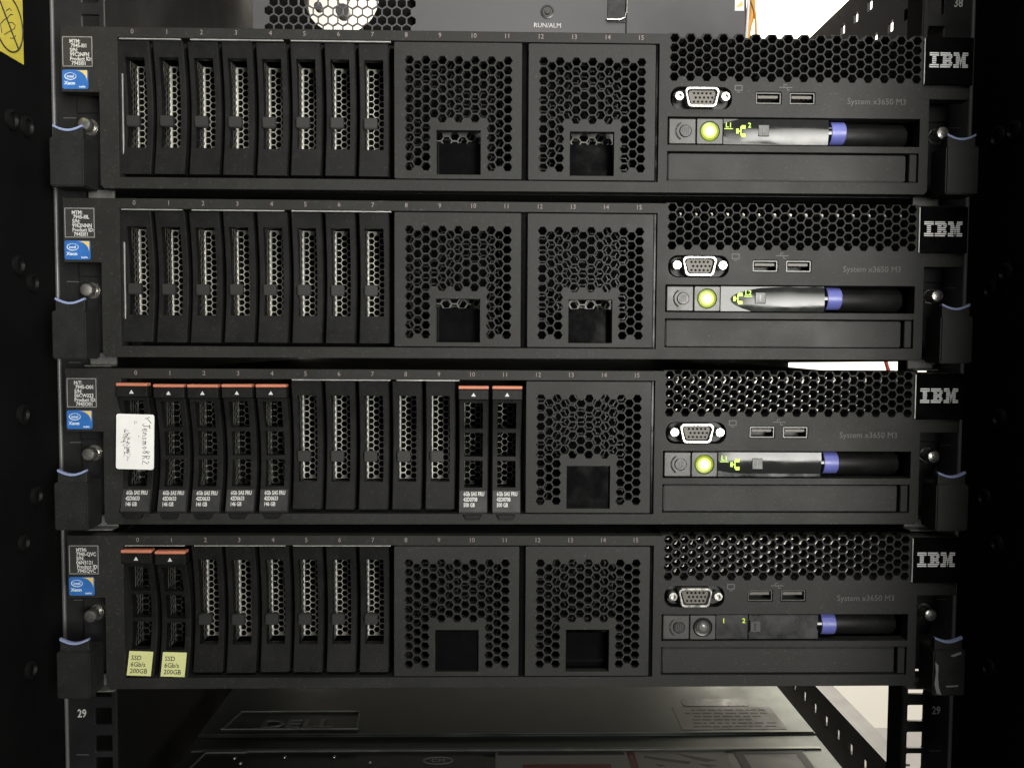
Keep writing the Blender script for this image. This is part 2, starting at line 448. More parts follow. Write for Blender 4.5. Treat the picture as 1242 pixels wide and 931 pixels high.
def carrier(zt, zb, windows, y0, sag, w=8.0, win=5.0, depth=26.0, bars=0.0):
    """hollow carrier shell with a front that is dished from top to bottom and open windows"""
    mb = MB()
    zs = set([zt, zb])
    n = 26
    for k in range(n+1): zs.add(round(zt+(zb-zt)*k/n, 4))
    for a, b in windows: zs.add(a); zs.add(b)
    zs = sorted(zs, reverse=True)
    ch = 0.55
    def Y(z): return front_y(z, y0, sag, zt, zb)
    inw = lambda za, zb_: any(a >= za-1e-6 and b <= zb_+1e-6 for a, b in windows)
    for za, zb_ in zip(zs[:-1], zs[1:]):
        ya, yb = Y(za), Y(zb_)
        def strip(xa, xb, da, db):
            mb.add([(xa, ya+da, za), (xb, ya+db, za), (xb, yb+db, zb_), (xa, yb+da, zb_)], [(0,3,2,1)])
        strip(-w, -w+ch, ch, 0); strip(w-ch, w, 0, ch)
        if inw(za, zb_):
            strip(-w+ch, -win, 0, 0); strip(win, w-ch, 0, 0)
            for sx, dx in ((-win, 0.9), (win, -0.9)):
                mb.add([(sx, ya, za), (sx, yb, zb_), (sx+0.0, yb+5, zb_), (sx+0.0, ya+5, za)], [(0,1,2,3)])
        else:
            strip(-w+ch, w-ch, 0, 0)
        for sx in (-w, w):
            mb.add([(sx, ya+ch, za), (sx, yb+ch, zb_), (sx, depth, zb_), (sx, depth, za)], [(0,1,2,3)])
    mb.add([(-w,Y(zt)+ch,zt),(w,Y(zt)+ch,zt),(w,depth,zt),(-w,depth,zt)], [(0,1,2,3)])
    mb.add([(-w,Y(zb)+ch,zb),(w,Y(zb)+ch,zb),(w,depth,zb),(-w,depth,zb)], [(0,1,2,3)])
    for a, b in windows:
        for z in (a, b):
            y = Y(z); mb.add([(-win,y,z),(win,y,z),(win,y+5,z),(-win,y+5,z)], [(0,1,2,3)])
    me = mb.mesh('carrier', 'drive_plastic')
    bm = bmesh.new(); bm.from_mesh(me)
    bmesh.ops.remove_doubles(bm, verts=bm.verts, dist=1e-6)
    bm.to_mesh(me); bm.free()
    me.polygons.foreach_set('use_smooth', [True]*len(me.polygons)); me.set_sharp_from_angle(angle=math.radians(25))
    return me
BLANK = carrier(-1.0, -69.9, [(-8.8, -55.5)], 2.6, 4.6)
def tray_mesh(zt, zb, m='mesh_steel'):
    mb = MB()
    mb.add(*hexsheet(-5.5, 6.6, zb, zt, 3.42, 0.42, 21.6, 22.0))
    mb.cur = 1
    v, f = hexsheet(12.0, 21.4, zb, zt, 3.42, 0.45, -0.15, 0.15)
    mb.add([(-5.6+yy, x, z) for x, yy, z in v], f)
    return mb.mesh('mesh_tray', [m, 'tray_steel'])
TRAY = tray_mesh(-8.2, -56.4)
FOLD = MB().box(-5.9, -5.2, 20.8, 21.5, -56.3, -8.3).mesh('mesh_fold', 'fold_steel')
TAB = MB().box(-5.2, 1.7, 4.4, 7.8, -44.6, -38.8).mesh('latch_tab', 'tab_plastic', bevel=0.5, seg=2)
HDD_TRAY = tray_mesh(-11.0, -59.2, 'drive_mesh')
HDD_FOLD = MB().box(-6.0, -5.2, 20.8, 21.5, -58.5, -11.5).mesh('mesh_fold', 'drive_mesh')
HDD = carrier(-10.4, -71.9, [(-12.0,-26.2), (-28.4,-41.6), (-43.8,-58.2)], 0.9, 6.2)
HANDLE = MB().box(-8.1, 8.1, -0.4, 6.0, -10.2, -4.55).mesh('handle', 'drive_plastic', bevel=0.4)
STRIP = MB().box(-8.1, 8.1, -0.7, 5.0, -4.40, -2.75).mesh('handle_strip', 'orange_plastic', bevel=0.35)
ARROW = MB().prism([(-1.2,-8.3),(1.2,-8.3),(0,-6.3)], -0.52, -0.42).mesh('arrow_mark', 'print_white')
FOOT = MB().prism([(-5.4,-71.9),(5.0,-71.9),(3.4,-74.6),(-3.9,-74.6)], -0.9, 3.0).mesh('foot_tab', 'drive_plastic', bevel=0.3)
BEZEL = bezel_mesh(); FILLER = filler_mesh()
FMESH = MB(); FMESH.add(*hexsheet(1, 66.3, -70, -1, 6.3, 0.6, 20.0, 20.4)); FMESH = FMESH.mesh('backing_mesh', 'back_steel')
FPLATE = MB().box(21.6, 46.1, 9.5, 10.6, -69.4, -50.2).box(21.6, 46.1, 5.2, 10.6, -70.2, -69.5)
FPLATE.box(20.6, 21.5, 5.2, 10.6, -70.2, -51).box(46.2, 47.1, 5.2, 10.6, -70.2, -51)
FPLATE = FPLATE.mesh('pocket_plate', 'gloss_black')
FHEX = MB(); FHEX.add(*hexsheet(20, 48, -53, -42, 5.03, 0.7, 16.0, 16.3)); FHEX = FHEX.mesh('pocket_mesh', 'tray_steel')

def logo_mesh():
    I = {0:[(0,5)],1:[(0,5)],6:[(0,5)],7:[(0,5)]}
    for r in range(2,6): I[r] = [(1.4,3.6)]
    B = {0:[(0,5.5)],1:[(0,6.2)],2:[(1.4,3.5),(4.5,6.4)],3:[(1.4,5.9)],4:[(1.4,5.9)],5:[(1.4,3.5),(4.5,6.4)],6:[(0,6.2)],7:[(0,5.5)]}
    Mm = {0:[(0,2.9),(4.9,7.8)],1:[(0,3.2),(4.6,7.8)],2:[(1.3,3.5),(4.3,6.5)],3:[(1.3,3.75),(4.05,6.5)],4:[(1.3,3.0),(3.2,4.6),(4.8,6.5)],
          5:[(1.3,3.0),(3.45,4.35),(4.8,6.5)],6:[(0,3.0),(3.65,4.15),(4.8,7.8)],7:[(0,3.0),(3.82,3.98),(4.8,7.8)]}
    mb = MB(); h = 8.2/8
    for off, G in ((0,I),(5.75,B),(12.8,Mm)):
        for r, iv in G.items():
            for a, b in iv:
                z1 = -r*h; mb.box(off+a, off+b, -0.12, 0.0, z1-h*0.66, z1)
    return mb.mesh('logo', 'logo_silver')
LOGO = logo_mesh()

def vga_meshes():
    def dsh(cx, cz, w, h, r=2.4, slant=1.2):
        o = []
        for (x, z, a) in ((cx+w/2-r, cz+h/2-r, 0), (cx-w/2+r, cz+h/2-r, 90), (cx-w/2+r+slant, cz-h/2+r, 180), (cx+w/2-r-slant, cz-h/2+r, 270)):
            for k in range(5):
                t = math.radians(a+90*k/4); o.append((x+r*math.cos(t), z+r*math.sin(t)))
        return o
    cx, cz = 97.0, -27.9
    mb = MB(); mb.add(*plate(dsh(cx,cz,18.4,10.6), [dsh(cx,cz,15.7,7.9,1.8)], -2.4, 4.0, 0.35)); shell = mb.mesh('shell', 'nickel')
    mb = MB(); mb.prism(dsh(cx+0.3,cz+0.1,14.6,7.2,1.6), -0.6, 4.0); block = mb.mesh('pin_block', 'port_plastic')
    mb = MB()
    for r, (n, xo) in enumerate(((5,0),(5,0.95),(5,0))):
        for k in range(n):
            mb.lathe([(0.66,0.0),(0.66,0.05)], (92.9+2.2*k+xo, -0.66, -25.6-2.2*r), 'y', 8)
    pins = mb.mesh('pin_hole', 'dark_interior')
    def scr(x, z):
        mb = MB(); mb.lathe([(2.5,1.5),(2.5,-1.6),(2.2,-2.0),(1.25,-2.0),(1.15,-0.6)], (x, 0, z), 'y', 14); return mb.mesh('jack_screw', 'nickel', smooth=35)
    mb = MB(); mb.add(*plate(rect(82.4,112.4,-33.0,-22.6,4.6,5), [], 4.1, 4.6)); flange = mb.mesh('flange', 'chassis_steel')
    return shell, block, pins, scr(85.0,-27.4), scr(109.5,-27.4), flange
VGA = vga_meshes()
USB_SHELL = MB(); USB_SHELL.add(*plate(rect(0.3,13.5,-6.1,-0.3,0.3,1), [rect(0.8,13.0,-5.6,-0.8,0.2,1)], 0.6, 9)); USB_SHELL = USB_SHELL.mesh('shell', 'port_steel')
USB_TONGUE = MB().box(1.6,12.2,1.6,9,-3.0,-1.6).mesh('tongue', 'port_plastic')
USB_BACK = MB().box(0.3,13.5,9.05,10,-6.1,-0.3)
for k in range(4): USB_BACK.box(2.6+2.5*k, 3.6+2.5*k, 1.9, 8.9, -3.25, -3.05)
USB_BACK = USB_BACK.mesh('contacts', 'chassis_steel')

# operator panel pieces
PLUG = MB().box(80.2,94.6,0.9,9,-51.7,-38.4).mesh('lamp_cover', 'panel_grey', bevel=0.4)
PLUGD = MB()
PLUGD.lathe([(3.3,0),(3.3,-0.35),(2.9,-0.6),(2.6,-0.6)], (89.0,0.9,-45.0), 'y', 20)
PLUGD = PLUGD.mesh('dial', 'panel_dark', smooth=30)
PLUGG = MB()
for k in range(4): PLUGG.box(87.15+1.05*k, 87.6+1.05*k, 0.05, 0.28, -47.1, -42.9)
PLUGG.tube([(89+5.0*math.cos(math.radians(a)), 0.85, -45+5.0*math.sin(math.radians(a))) for a in range(120,241,12)], 0.45, 5)
PLUGG = PLUGG.mesh('dial_ribs', 'panel_grey')
BTN = MB(); BTN.add(*plate(rect(95.0,108.9,-51.7,-38.4,0.6,2), [ring(101.9,-45.0,5.2)], 0.7, 9, 0.25)); BTN = BTN.mesh('button_plate', 'panel_grey')
def led(m_ring, m_core, m_halo):
    mb = MB(); mb.lathe([(5.0,6),(5.0,1.0),(4.6,0.5),(3.6,0.7)], (101.9,0,-45.0), 'y', 26); a = mb.mesh('button_ring', m_ring, smooth=40)
    mb = MB(); mb.lathe([(2.5,3),(2.4,0.1),(2.0,-0.2),(1.0,-0.4)], (101.9,0,-45.0), 'y', 26); b = mb.mesh('button_core', m_core, smooth=40)
    mb = MB(); mb.add(*plate(ring(101.9,-45.0,3.58), [ring(101.9,-45.0,2.55)], 0.25, 3.0, 0.2)); c = mb.mesh('button_halo', m_halo)
    return a, b, c
LED_ON = led('led_ring', 'led_core', 'led_halo'); LED_OFF = led('panel_dark', 'led_off', 'panel_grey')
SCREEN = MB().box(109.2,126.8,1.3,9,-51.8,-38.2).mesh('display', 'panel_dark', bevel=0.2)
FACE = MB().box(127.0,165.6,1.2,9,-51.8,-38.2).mesh('face_plate', 'panel_dark', bevel=0.3)
FILM = None
def film_mesh(seed):
    rnd = random.Random(seed); mb = MB(); nx, nz = 40, 8
    x0, x1, z0, z1 = 109.4, 165.4, -51.6, -38.4
    cut, amp, tilt = {3:(0.42,0.95,0.45), 11:(0.56,0.85,-0.35), 23:(0.30,0.80,1.15)}[seed]
    ph = [rnd.uniform(0, 6.28) for _ in range(6)]
    v = []
    for j in range(nz+1):
        for i in range(nx+1):
            u, w = i/nx, j/nz
            t = max(0.0, cut-u)
            b = amp*math.sin(math.pi*w) + 0.05*math.sin(9*u+4*w+ph[1])*math.sin(math.pi*w) - 5.2*t*t*0.9 + 0.02*math.sin(23*u+ph[2])
            b += tilt*(w-0.5)
            v.append((x0+(x1-x0)*u, 1.0-b, z0+(z1-z0)*w))
    f = [(j*(nx+1)+i, j*(nx+1)+i+1, (j+1)*(nx+1)+i+1, (j+1)*(nx+1)+i) for j in range(nz) for i in range(nx)]
    mb.add(v, f)
    vb = [(x, 1.15, z) for x, y, z in v]
    mb.add(vb, [q[::-1] for q in f])
    return mb.mesh('film', 'film', smooth=80)
SBTN = MB().box(127.6,133.6,-0.1,1.2,-47.6,-41.4).mesh('select_button', 'panel_grey', bevel=0.35)
SBTND = MB().box(129.9,130.9,-0.25,-0.1,-46.4,-42.8).mesh('button_mark', 'panel_dark')
KNOB = MB(); KNOB.lathe([(5.2,0),(6.0,0.6),(6.1,4.0),(6.0,8.0),(5.2,8.6)], (167.0,6.3,-44.4), 'x', 28); KNOB = KNOB.mesh('pull_tab', 'knob_blue', smooth=45)
COLLAR = MB(); COLLAR.lathe([(5.9,0),(5.9,5.0)], (164.8,6.6,-44.5), 'x', 24); COLLAR = COLLAR.mesh('collar', 'gloss_black', smooth=45)
TUBE = MB(); TUBE.lathe([(6.4,0),(6.4,33.0),(5.0,34.5)], (175.5,9.6,-45.0), 'x', 28); TUBE = TUBE.mesh('slide_tube', 'drive_plastic', smooth=45)
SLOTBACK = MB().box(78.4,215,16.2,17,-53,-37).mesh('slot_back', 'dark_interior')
OPT = MB().box(80.1,208.0,1.6,8,-70.6,-56.6).mesh('optical_blank', 'filler_plastic', bevel=0.5, seg=2)
OPTS = MB().box(209.3,213.4,0.5,8,-70.8,-56.1).mesh('side_stub', 'bezel_plastic', bevel=0.35)
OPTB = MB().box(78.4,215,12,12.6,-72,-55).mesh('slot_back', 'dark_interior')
NET = MB().box(115.9,117.3,0,0.08,-46.2,-43.6).box(117.3,118.1,0,0.08,-45.2,-44.6).box(118.1,118.7,0,0.08,-47.2,-42.4)
NET.box(118.7,120.9,0,0.08,-43.7,-41.8).box(118.7,120.9,0,0.08,-48.0,-46.1)
NET = NET.mesh('network_symbol', 'lcd_green')
MON = MB()
for a in (rect(0,4.2,0,3.0),): MON.add(*plate(a, [rect(0.5,3.7,0.5,2.5)], -0.06, 0.0))
MON.box(1.2,3.0,-0.06,0,-0.9,-0.5); MON = MON.mesh('monitor_symbol', 'print_faint')
USBI = MB().box(0,7,-0.06,0,-0.22,0.22).box(2.2,2.6,-0.06,0,0.2,1.5).box(2.4,4.2,-0.06,0,1.2,1.6).box(4.0,4.4,-0.06,0,-1.5,-0.2).box(4.2,5.6,-0.06,0,-1.6,-1.2)
USBI = USBI.mesh('usb_symbol', 'print_faint')

def latch_meshes():
    # block, neck with dished top, and pale blue rim (left latch, centred on x=0)
    blk = MB().box(-8.6, 8.6, -10.5, 6.0, -78.9, -53.9).mesh('latch_block', 'latch_plastic', bevel=0.7, seg=2)
    top = [(-7.5 + 15*k/12, -48.3 - 2.3*math.sin(math.pi*k/12)) for k in range(13)]
    mb = MB(); mb.prism(top + [(7.5,-54.4),(-7.5,-54.4)], -8.6, -4.6); neck = mb.mesh('latch_neck', 'latch_plastic', bevel=0.25)
    up = [(x, z+1.1) for x, z in top]
    mb = MB(); mb.prism(up + top[::-1], -8.9, -6.9); rim = mb.mesh('latch_rim', 'rim_blue')
    return blk, neck, rim
LB, LN, LR = latch_meshes()
SCREW = MB(); SCREW.lathe([(4.6,9),(4.6,2.6),(4.2,2.0),(2.6,1.9),(2.5,-1.0),(3.5,-1.2),(3.7,-2.0),(3.6,-4.8),(3.1,-5.6),(1.6,-6.0)], (0,0,0), 'y', 22)
SCREW = SCREW.mesh('thumb_screw', 'nickel', smooth=35)
CHASSIS = MB().box(-217,217,30,700,-76.5,2.0).box(-217,217,14.2,29.9,-76.9,-72.6).box(-217,78,14.2,29.9,0.6,2.6).mesh('chassis', 'chassis_steel')
EARBOX = MB().box(-222,-218,14,40,-76,2).mesh('slide_rail', 'chassis_steel')
EARPLATE = MB().box(-8.6,8.6,19.6,21.6,-76,-6).box(-8.4,8.4,18.6,19.5,-34.5,-8).mesh('rail_flange', 'rack_paint', bevel=0.5)
BRKT = MB().box(-7,7,19.0,21.0,-3.0,3.4).box(-7,7,12,21,-3.9,-3.1).mesh('rail_bracket', 'bracket_zinc', bevel=0.3)
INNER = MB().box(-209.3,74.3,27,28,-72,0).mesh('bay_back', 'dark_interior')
LIP_A = MB().box(-208.9,-176.4,0.6,3.0,-0.55,-0.06).mesh('shield_glint_strip', 'strip_metal')
PITCH = 17.95; C0 = -202.3
NUMX = [-201.5 + (-129.8+201.5)/4*k for k in range(5)] + [-129.8+(-59.0+129.8)/4*k for k in range(1,5)] + [-59.0+(11.6+59.0)/4*k for k in range(1,5)] + [11.6+(64.5-11.6)/3*k for k in range(1,4)]

def serial_label(parent, lines):
    b = MB().box(-237.9,-222.0,-0.16,-0.02,-15.6,0.2)
    o = part('serial_label', b, 'label_dark', parent)
    mb = MB(); mb.add(*plate(rect(-237.7,-222.2,-15.4,0.0,0.3,1), [rect(-237.3,-222.6,-15.0,-0.4,0.2,1)], -0.24, -0.165)); part('label_frame', mb, 'label_frame', o)
    mb = MB()
    for k, (s, ind) in enumerate(lines):
        put(mb, text_geo(s, 2.75, sx=0.86, bold=0.06), -234.0+ind, -0.21, -2.5-2.25*k)
    part('label_text', mb, 'print_white', o)
def cpu_sticker(parent):
    mb = MB(); mb.add(*plate(rect(-238.0,-224.6,-26.9,-17.0,1.0,3), [], -0.2, -0.02)); o = part('processor_sticker', mb, 'sticker_blue', parent)
    arc = [(-231.2 + 6.0*math.sin(t*math.pi/16), -17.4 - 5.6*(1-math.cos(t*math.pi/16))) for t in range(9)]
    mb = MB(); mb.prism(arc + [(-225.1,-17.3)], -0.26, -0.205); part('gold_corner', mb, 'sticker_gold', o)
    mb = MB(); mb.add(*plate(ring(-233.8,-20.4,3.1,1.9), [ring(-233.7,-20.3,2.7,1.55)], -0.27, -0.205))
    put(mb, text_geo('intel', 2.1, 'CENTER', bold=0.05), -233.8, -0.24, -20.45)
    put(mb, text_geo('Xeon', 2.5, 'LEFT', bold=0.10), -237.0, -0.24, -23.9)
    put(mb, text_geo('inside', 1.4, 'LEFT', bold=0.05), -229.4, -0.24, -25.7)
    part('sticker_print', mb, 'sticker_light', o)

def make_server(i, label, tf, kinds, serial, lcd, led_on, film, fillers):
    dx, dy, dz, yaw = tf
    S = thing('rack_server', label, 'server', (dx, dy, -88.9*i+dz), yaw, 'four alike rack servers stacked in the rack')
    link('chassis', CHASSIS, S)
    link('bezel', BEZEL, S); link('bay_back', INNER, S)
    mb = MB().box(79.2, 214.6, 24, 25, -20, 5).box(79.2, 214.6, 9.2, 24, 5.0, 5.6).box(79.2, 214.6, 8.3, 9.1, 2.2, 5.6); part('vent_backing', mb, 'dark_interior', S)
    mb = MB(); mb.add(*hexsheet(81.3, 214, -19.8, 2.0, 5.02, 1.25 if i == 3 else 0.8, 10.2, 10.7)); part('vent_screen', mb, 'fold_steel' if i == 3 else 'mesh_steel', S)  # bottom server's paler, thicker screen paints in highlights of the grille walls
    for k in range(16):
        link('slot_number', text_mesh(str(k), 3.5, 'print_number', align='CENTER', sx=0.95), S, (NUMX[k], -0.05, 2.9))
    # metal shielding strips under the top of the drive opening
    for a, b in ((-208.8,-177.0),(-172.0,-123.5),(-119.5,-67.2)) if fillers == 2 else ((-119.5,-67.2),(-64.0,-30.5)) if i == 2 else ((-172.0,-123.5),(-119.5,-67.2)):
        mb = MB().box(a, b, 0.9, 2.4 if i < 2 else 1.6, -0.62, -0.06); part('shield_glint_strip', mb, 'strip_metal', S)
    if i < 2:
        mb = MB().box(-209.38, -209.02, 5.0, 5.9, -61, -17); part('shield_glint_strip', mb, 'strip_metal', S)  # pale strip paints in the light caught by the opening's left lip
    serial_label(S, serial); cpu_sticker(S)
    # bays
    for k in range(16):
        kind = kinds[k] if k < len(kinds) else None
        if not kind: continue
        x = C0 + PITCH*k
        rnd = random.Random(i*40+k)
        yo = rnd.uniform(-0.3, 0.3)
        if kind == 'b':
            d = link('drive_blank', BLANK, S, (x, yo, rnd.uniform(-0.15, 0.15)), (0, rnd.uniform(-0.003, 0.003), 0))
            link('mesh_tray', TRAY, d); link('mesh_fold', FOLD, d); link('latch_tab', TAB, d)
        else:
            if i == 2 and k == 0: yo = -3.4
            d = link('hard_drive', HDD, S, (x, yo, (0.5 if k == 0 else -0.2) + rnd.uniform(-0.25, 0.25)), (0, rnd.uniform(-0.006, 0.006), 0))
            link('mesh_tray', HDD_TRAY, d); link('mesh_fold', HDD_FOLD, d)
            link('handle', HANDLE, d); link('handle_strip', STRIP, d); link('arrow_mark', ARROW, d)
            ty = [front_y(z, 0.9, 6.2, -10.4, -71.9) for z in (-59.3, -71.2)]
            ang = math.atan2(ty[0]-ty[1], 11.9)
            if kind == 'h':
                link('foot_tab', FOOT, d)
                lb = MB().box(-7.4, 7.4, -0.1, 0.1, -5.8, 5.8)
                part('drive_label', lb, 'label_dark', d, loc=(0, (ty[0]+ty[1])/2-0.15, -65.3), rot=(-ang, 0, 0))
                mb = MB(); big = k >= 10
                for q, s in enumerate(('6Gb SAS FRU', '42D0708' if big else '42D0633', '500 GB' if big else '146 GB')):
                    put(mb, text_geo(s, 3.0, sx=0.66, bold=0.09), -5.2, -0.16, 3.9-3.0*q)
                part('label_text', mb, 'print_bright', d, loc=(0, (ty[0]+ty[1])/2-0.15, -65.3), rot=(-ang, 0, 0))
            else:
                lb = MB().box(-6.4, 6.4, -0.1, 0.1, -6.3, 6.3); xo = 0.6 if k == 0 else 0.3
                part('drive_label', lb, 'paper_yellow', d, loc=(xo, (ty[0]+ty[1])/2-1.0, -65.0), rot=(-ang*0.8, 0.03, 0))
                mb = MB()
                for q, s in enumerate(('SSD', '6Gb/s', '200GB')):
                    put(mb, text_geo(s, 3.4, sx=0.98, bold=0.03), -5.0+0.25*q*0, -0.16, 2.8-3.4*q)
                part('label_text', mb, 'ink', d, loc=(xo, (ty[0]+ty[1])/2-1.0, -65.0), rot=(-ang*0.8, 0.03, 0))
    for j in range(2):
        if j == 0 and fillers == 1: continue
        fx = -65.4 if j == 0 else 5.3
        rnd = random.Random(90+i*2+j)
        F = link('filler_panel', FILLER, S, (fx, rnd.uniform(-0.15,0.2), -0.5), (0, rnd.uniform(-0.002,0.002), 0))
        link('backing_mesh', FMESH, F); link('pocket_plate', FPLATE, F)
        if i < 2: link('pocket_mesh', FHEX, F)
        if i == 3 and j == 0:
            part('pocket_window', MB().box(22.3,45.4,2.2,2.6,-68.5,-45.7), 'gloss_black', F)
        if i == 2:
            part('pocket_window', MB().box(22.3,45.4,2.6,3.0,-68.5,-45.7), 'gloss_black', F)
        part('frame_post', MB().box(fx+67.6, fx+70.4, 3.0, 12, -71.6, -0.4) if j == 0 else MB().box(fx+67.7, fx+68.6, 1.2, 12, -71.6, -0.4), 'gloss_black', S)
    # ports
    P = link('display_port', VGA[5], S)
    for n, m in zip(('shell','pin_block','pin_holes','jack_screw','jack_screw'), VGA[:5]): link(n, m, P)
    link('monitor_symbol', MON, S, (114.6, 0, -23.9)); link('usb_symbol', USBI, S, (138.4, 0, -21.9))
    for ux in (125.95, 144.0):
        U = link('usb_port', USB_SHELL, S, (ux, 0, -24.25)); link('tongue', USB_TONGUE, U); link('contacts', USB_BACK, U)
    link('model_name', text_mesh('System x3650 M3', 4.5, 'print_faint', sx=0.98), S, (174.8, -0.04, -28.9))
    # operator panel
    O = link('operator_panel', SLOTBACK, S)
    link('lamp_cover', PLUG, O); link('dial', PLUGD, O); link('dial_ribs', PLUGG, O); link('button_plate', BTN, O)
    a, b, c = LED_ON if led_on else LED_OFF
    link('button_halo', c, O); link('button_ring', a, O); link('power_button', b, O)
    link('display', SCREEN, O); link('face_plate', FACE, O); link('select_button', SBTN, O); link('button_mark', SBTND, O)
    link('collar', COLLAR, O); link('pull_tab', KNOB, O); link('slide_tube', TUBE, O)
    fy = 0.25 if film else 1.15
    if film: link('clear_film', film_mesh(film), O)
    for s, x, z, m in lcd:
        if s == 'net': link('network_symbol', NET, O, (0, fy-0.15, 0))
        else:
            mb = MB(); put(mb, text_geo(s, 3.6, 'CENTER', bold=0.05), x, fy-0.1, z)
            if s.startswith('L'):
                mb.box(x-2.3, x+2.2, fy-0.1, fy-0.02, z-2.0, z-1.6)
            part('display_digit', mb, m, O)
    D = link('optical_blank', OPT, S); link('side_stub', OPTS, D); link('slot_back', OPTB, D)
    # name plate on the right ear
    lp = part('logo_plate', MB().box(215.6,241.2,-1.6,8,-20.1,4.8), 'gloss_black', S, bevel=0.4, seg=2)
    link('logo', LOGO, lp, (217.5, -1.62, -3.2))
    part('plate_edge', MB().box(214.95,215.45,-1.2,6,-19.6,4.2), 'strip_metal', lp)
    # ears' latches, rails and screws
    for sgn, lx in ((-1,-231.7),(1,232.2)):
        Lh = link('release_latch', LB, S, (lx, 0, 0)); link('latch_neck', LN, Lh); link('latch_rim', LR, Lh)
        if i == 3 and sgn > 0:
            Lh['label'] = 'release latch scuffed with pale scratches and torn tape'
            mb = MB()
            for st in ([(-8,-60),(-7.2,-66),(-8,-72),(-6.5,-77.5),(-4,-78.2),(-5.5,-74),(-6.2,-68),(-6.0,-62)],[(0,-56.8),(5.8,-54.6),(6.2,-55.8),(2,-57.4)],[(-2,-73.2),(5,-72.8),(5,-73.6),(-1,-74.0)]):
                mb.prism(st, -10.62, -10.52)
            part('torn_tape', mb, 'label_frame', Lh)
        link('thumb_screw', SCREW, S, (sgn*232.6, 16.5, -42.0))
        link('slide_rail', EARBOX, S, (0 if sgn < 0 else 440, 0, 0))
        link('rail_flange', EARPLATE, S, (sgn*231.6, 0, 0))
        link('rail_bracket', BRKT, S, (sgn*226.5, -3.0, -79.5))
    return S

SERVERS = [
 ('topmost black rack server, eight drive blanks, L1 and 2 glowing on its display', (-0.0022,1.3715,-0.1184,-0.0023), 'bbbbbbbb',
  [('MTM:',0),('7945-I01',0.7),('S/N:',0.2),('99C2NFN',0.2),('Product ID:',0.2),('7945I01',0.9)], [('L1',111.9,-41.9,'lcd_green'),('net',0,0,''),('2',123.0,-41.9,'lcd_green')], True, 3, 2),
 ('second black rack server from the top, eight drive blanks, green network symbol lit', (0.101,0.9068,0.2166,0.0018), 'bbbbbbbb',
  [('MTM:',0),('7945-I0L',0.7),('S/N:',0.2),('99E2NNN',0.2),('Product ID:',0.2),('7945I01',0.9)], [('net',0,0,''),('L2',124.0,-41.9,'lcd_green')], True, 11, 2),
 ('black rack server holding seven orange-topped drives and a handwritten white label', (-0.1754,-0.3027,-0.0984,0.0), 'hhhhhbbbbbhh',
  [('M/T:',0),('7945-O01',0.7),('S/N:',0.2),('06CW223',0.2),('Product ID:',0.2),('7945O01',0.9)], [('L1',112.6,-41.6,'lcd_green'),('net',0,0,'')], True, 23, 1),
 ('bottom black rack server with two yellow-labelled drives and its power light off', (0.0768,-1.9756,0.0,0.0005), 'ssbbbbbb',
  [('MTM:',0),('7945-QVC',0.1),('S/N:',0.1),('06N3121',0.1),('Product ID:',0.4),('7945QVC',0.5)], [('1',113.4,-41.6,'lcd_yellow'),('2',124.4,-41.6,'lcd_yellow')], False, 0, 2),
]
SV = []
for i, (lab, tf, kinds, ser, lcd, on, film, fil) in enumerate(SERVERS):
    SV.append(make_server(i, lab, tf, kinds, ser, lcd, on, film, fil))

# handwritten paper label stuck across the first drive of the third server
mb = MB(); mb.add(*plate(rect(-9.9, 9.9, -14.6, 14.6, 1.2, 3), [], -0.12, 0.12))
lab = part('handwritten_label', mb, 'paper_white', SV[2], loc=(-200.9, -3.6, -33.2), rot=(0, 0.025, 0))
lab['label'] = 'white paper label with handwriting running down it'
GL = {'J':[[(0.1,0.2),(0.3,0.0),(0.5,0.2),(0.5,1.0)],[(0.2,1.0),(0.9,1.05)]], 'e':[[(0,0.35),(0.5,0.4),(0.45,0.65),(0.15,0.6),(0.05,0.2),(0.3,0.0),(0.6,0.15)]],
      'n':[[(0,0),(0.05,0.6)],[(0.05,0.4),(0.3,0.6),(0.45,0.4),(0.5,0)]], 's':[[(0.5,0.55),(0.2,0.6),(0.15,0.35),(0.45,0.25),(0.3,0.0),(0,0.08)]],
      'm':[[(0,0),(0.05,0.6)],[(0.05,0.4),(0.25,0.6),(0.35,0.0)],[(0.35,0.4),(0.55,0.6),(0.65,0.0)]], 'o':[[(0.25,0.6),(0.05,0.3),(0.25,0),(0.5,0.3),(0.25,0.6)]],
      '8':[[(0.5,0.85),(0.2,1.0),(0.1,0.7),(0.5,0.35),(0.3,0),(0.05,0.25),(0.5,0.85)]], 'R':[[(0.1,0),(0.1,1.0),(0.5,0.9),(0.45,0.6),(0.1,0.5),(0.6,0)]],
      '2':[[(0.05,0.8),(0.3,1.0),(0.5,0.75),(0.05,0.05),(0.6,0.0)]], 'v':[[(0,0.9),(0.2,0.3),(0.35,0.7),(0.9,1.1)]]}
mb = MB(); pos = 13.2
for ch, sc, gap in (('v',3.6,3.2),('J',3.2,2.7),('e',3.0,2.4),('n',2.8,2.0),('s',2.8,2.2),('m',2.8,2.6),('o',3.0,2.2),('8',3.2,2.6),('R',3.4,2.7),('2',3.2,2)):
    for st in GL[ch]:
        pts = [(3.9+gy*sc*1.15+random.uniform(-.1,.1), -0.16, pos-gx*sc) for gx, gy in st]
        mb.tube(pts, 0.17, 4)
    pos -= gap*1.02
part('handwriting', mb, 'ink', lab)
mb = MB(); rnd = random.Random(4)
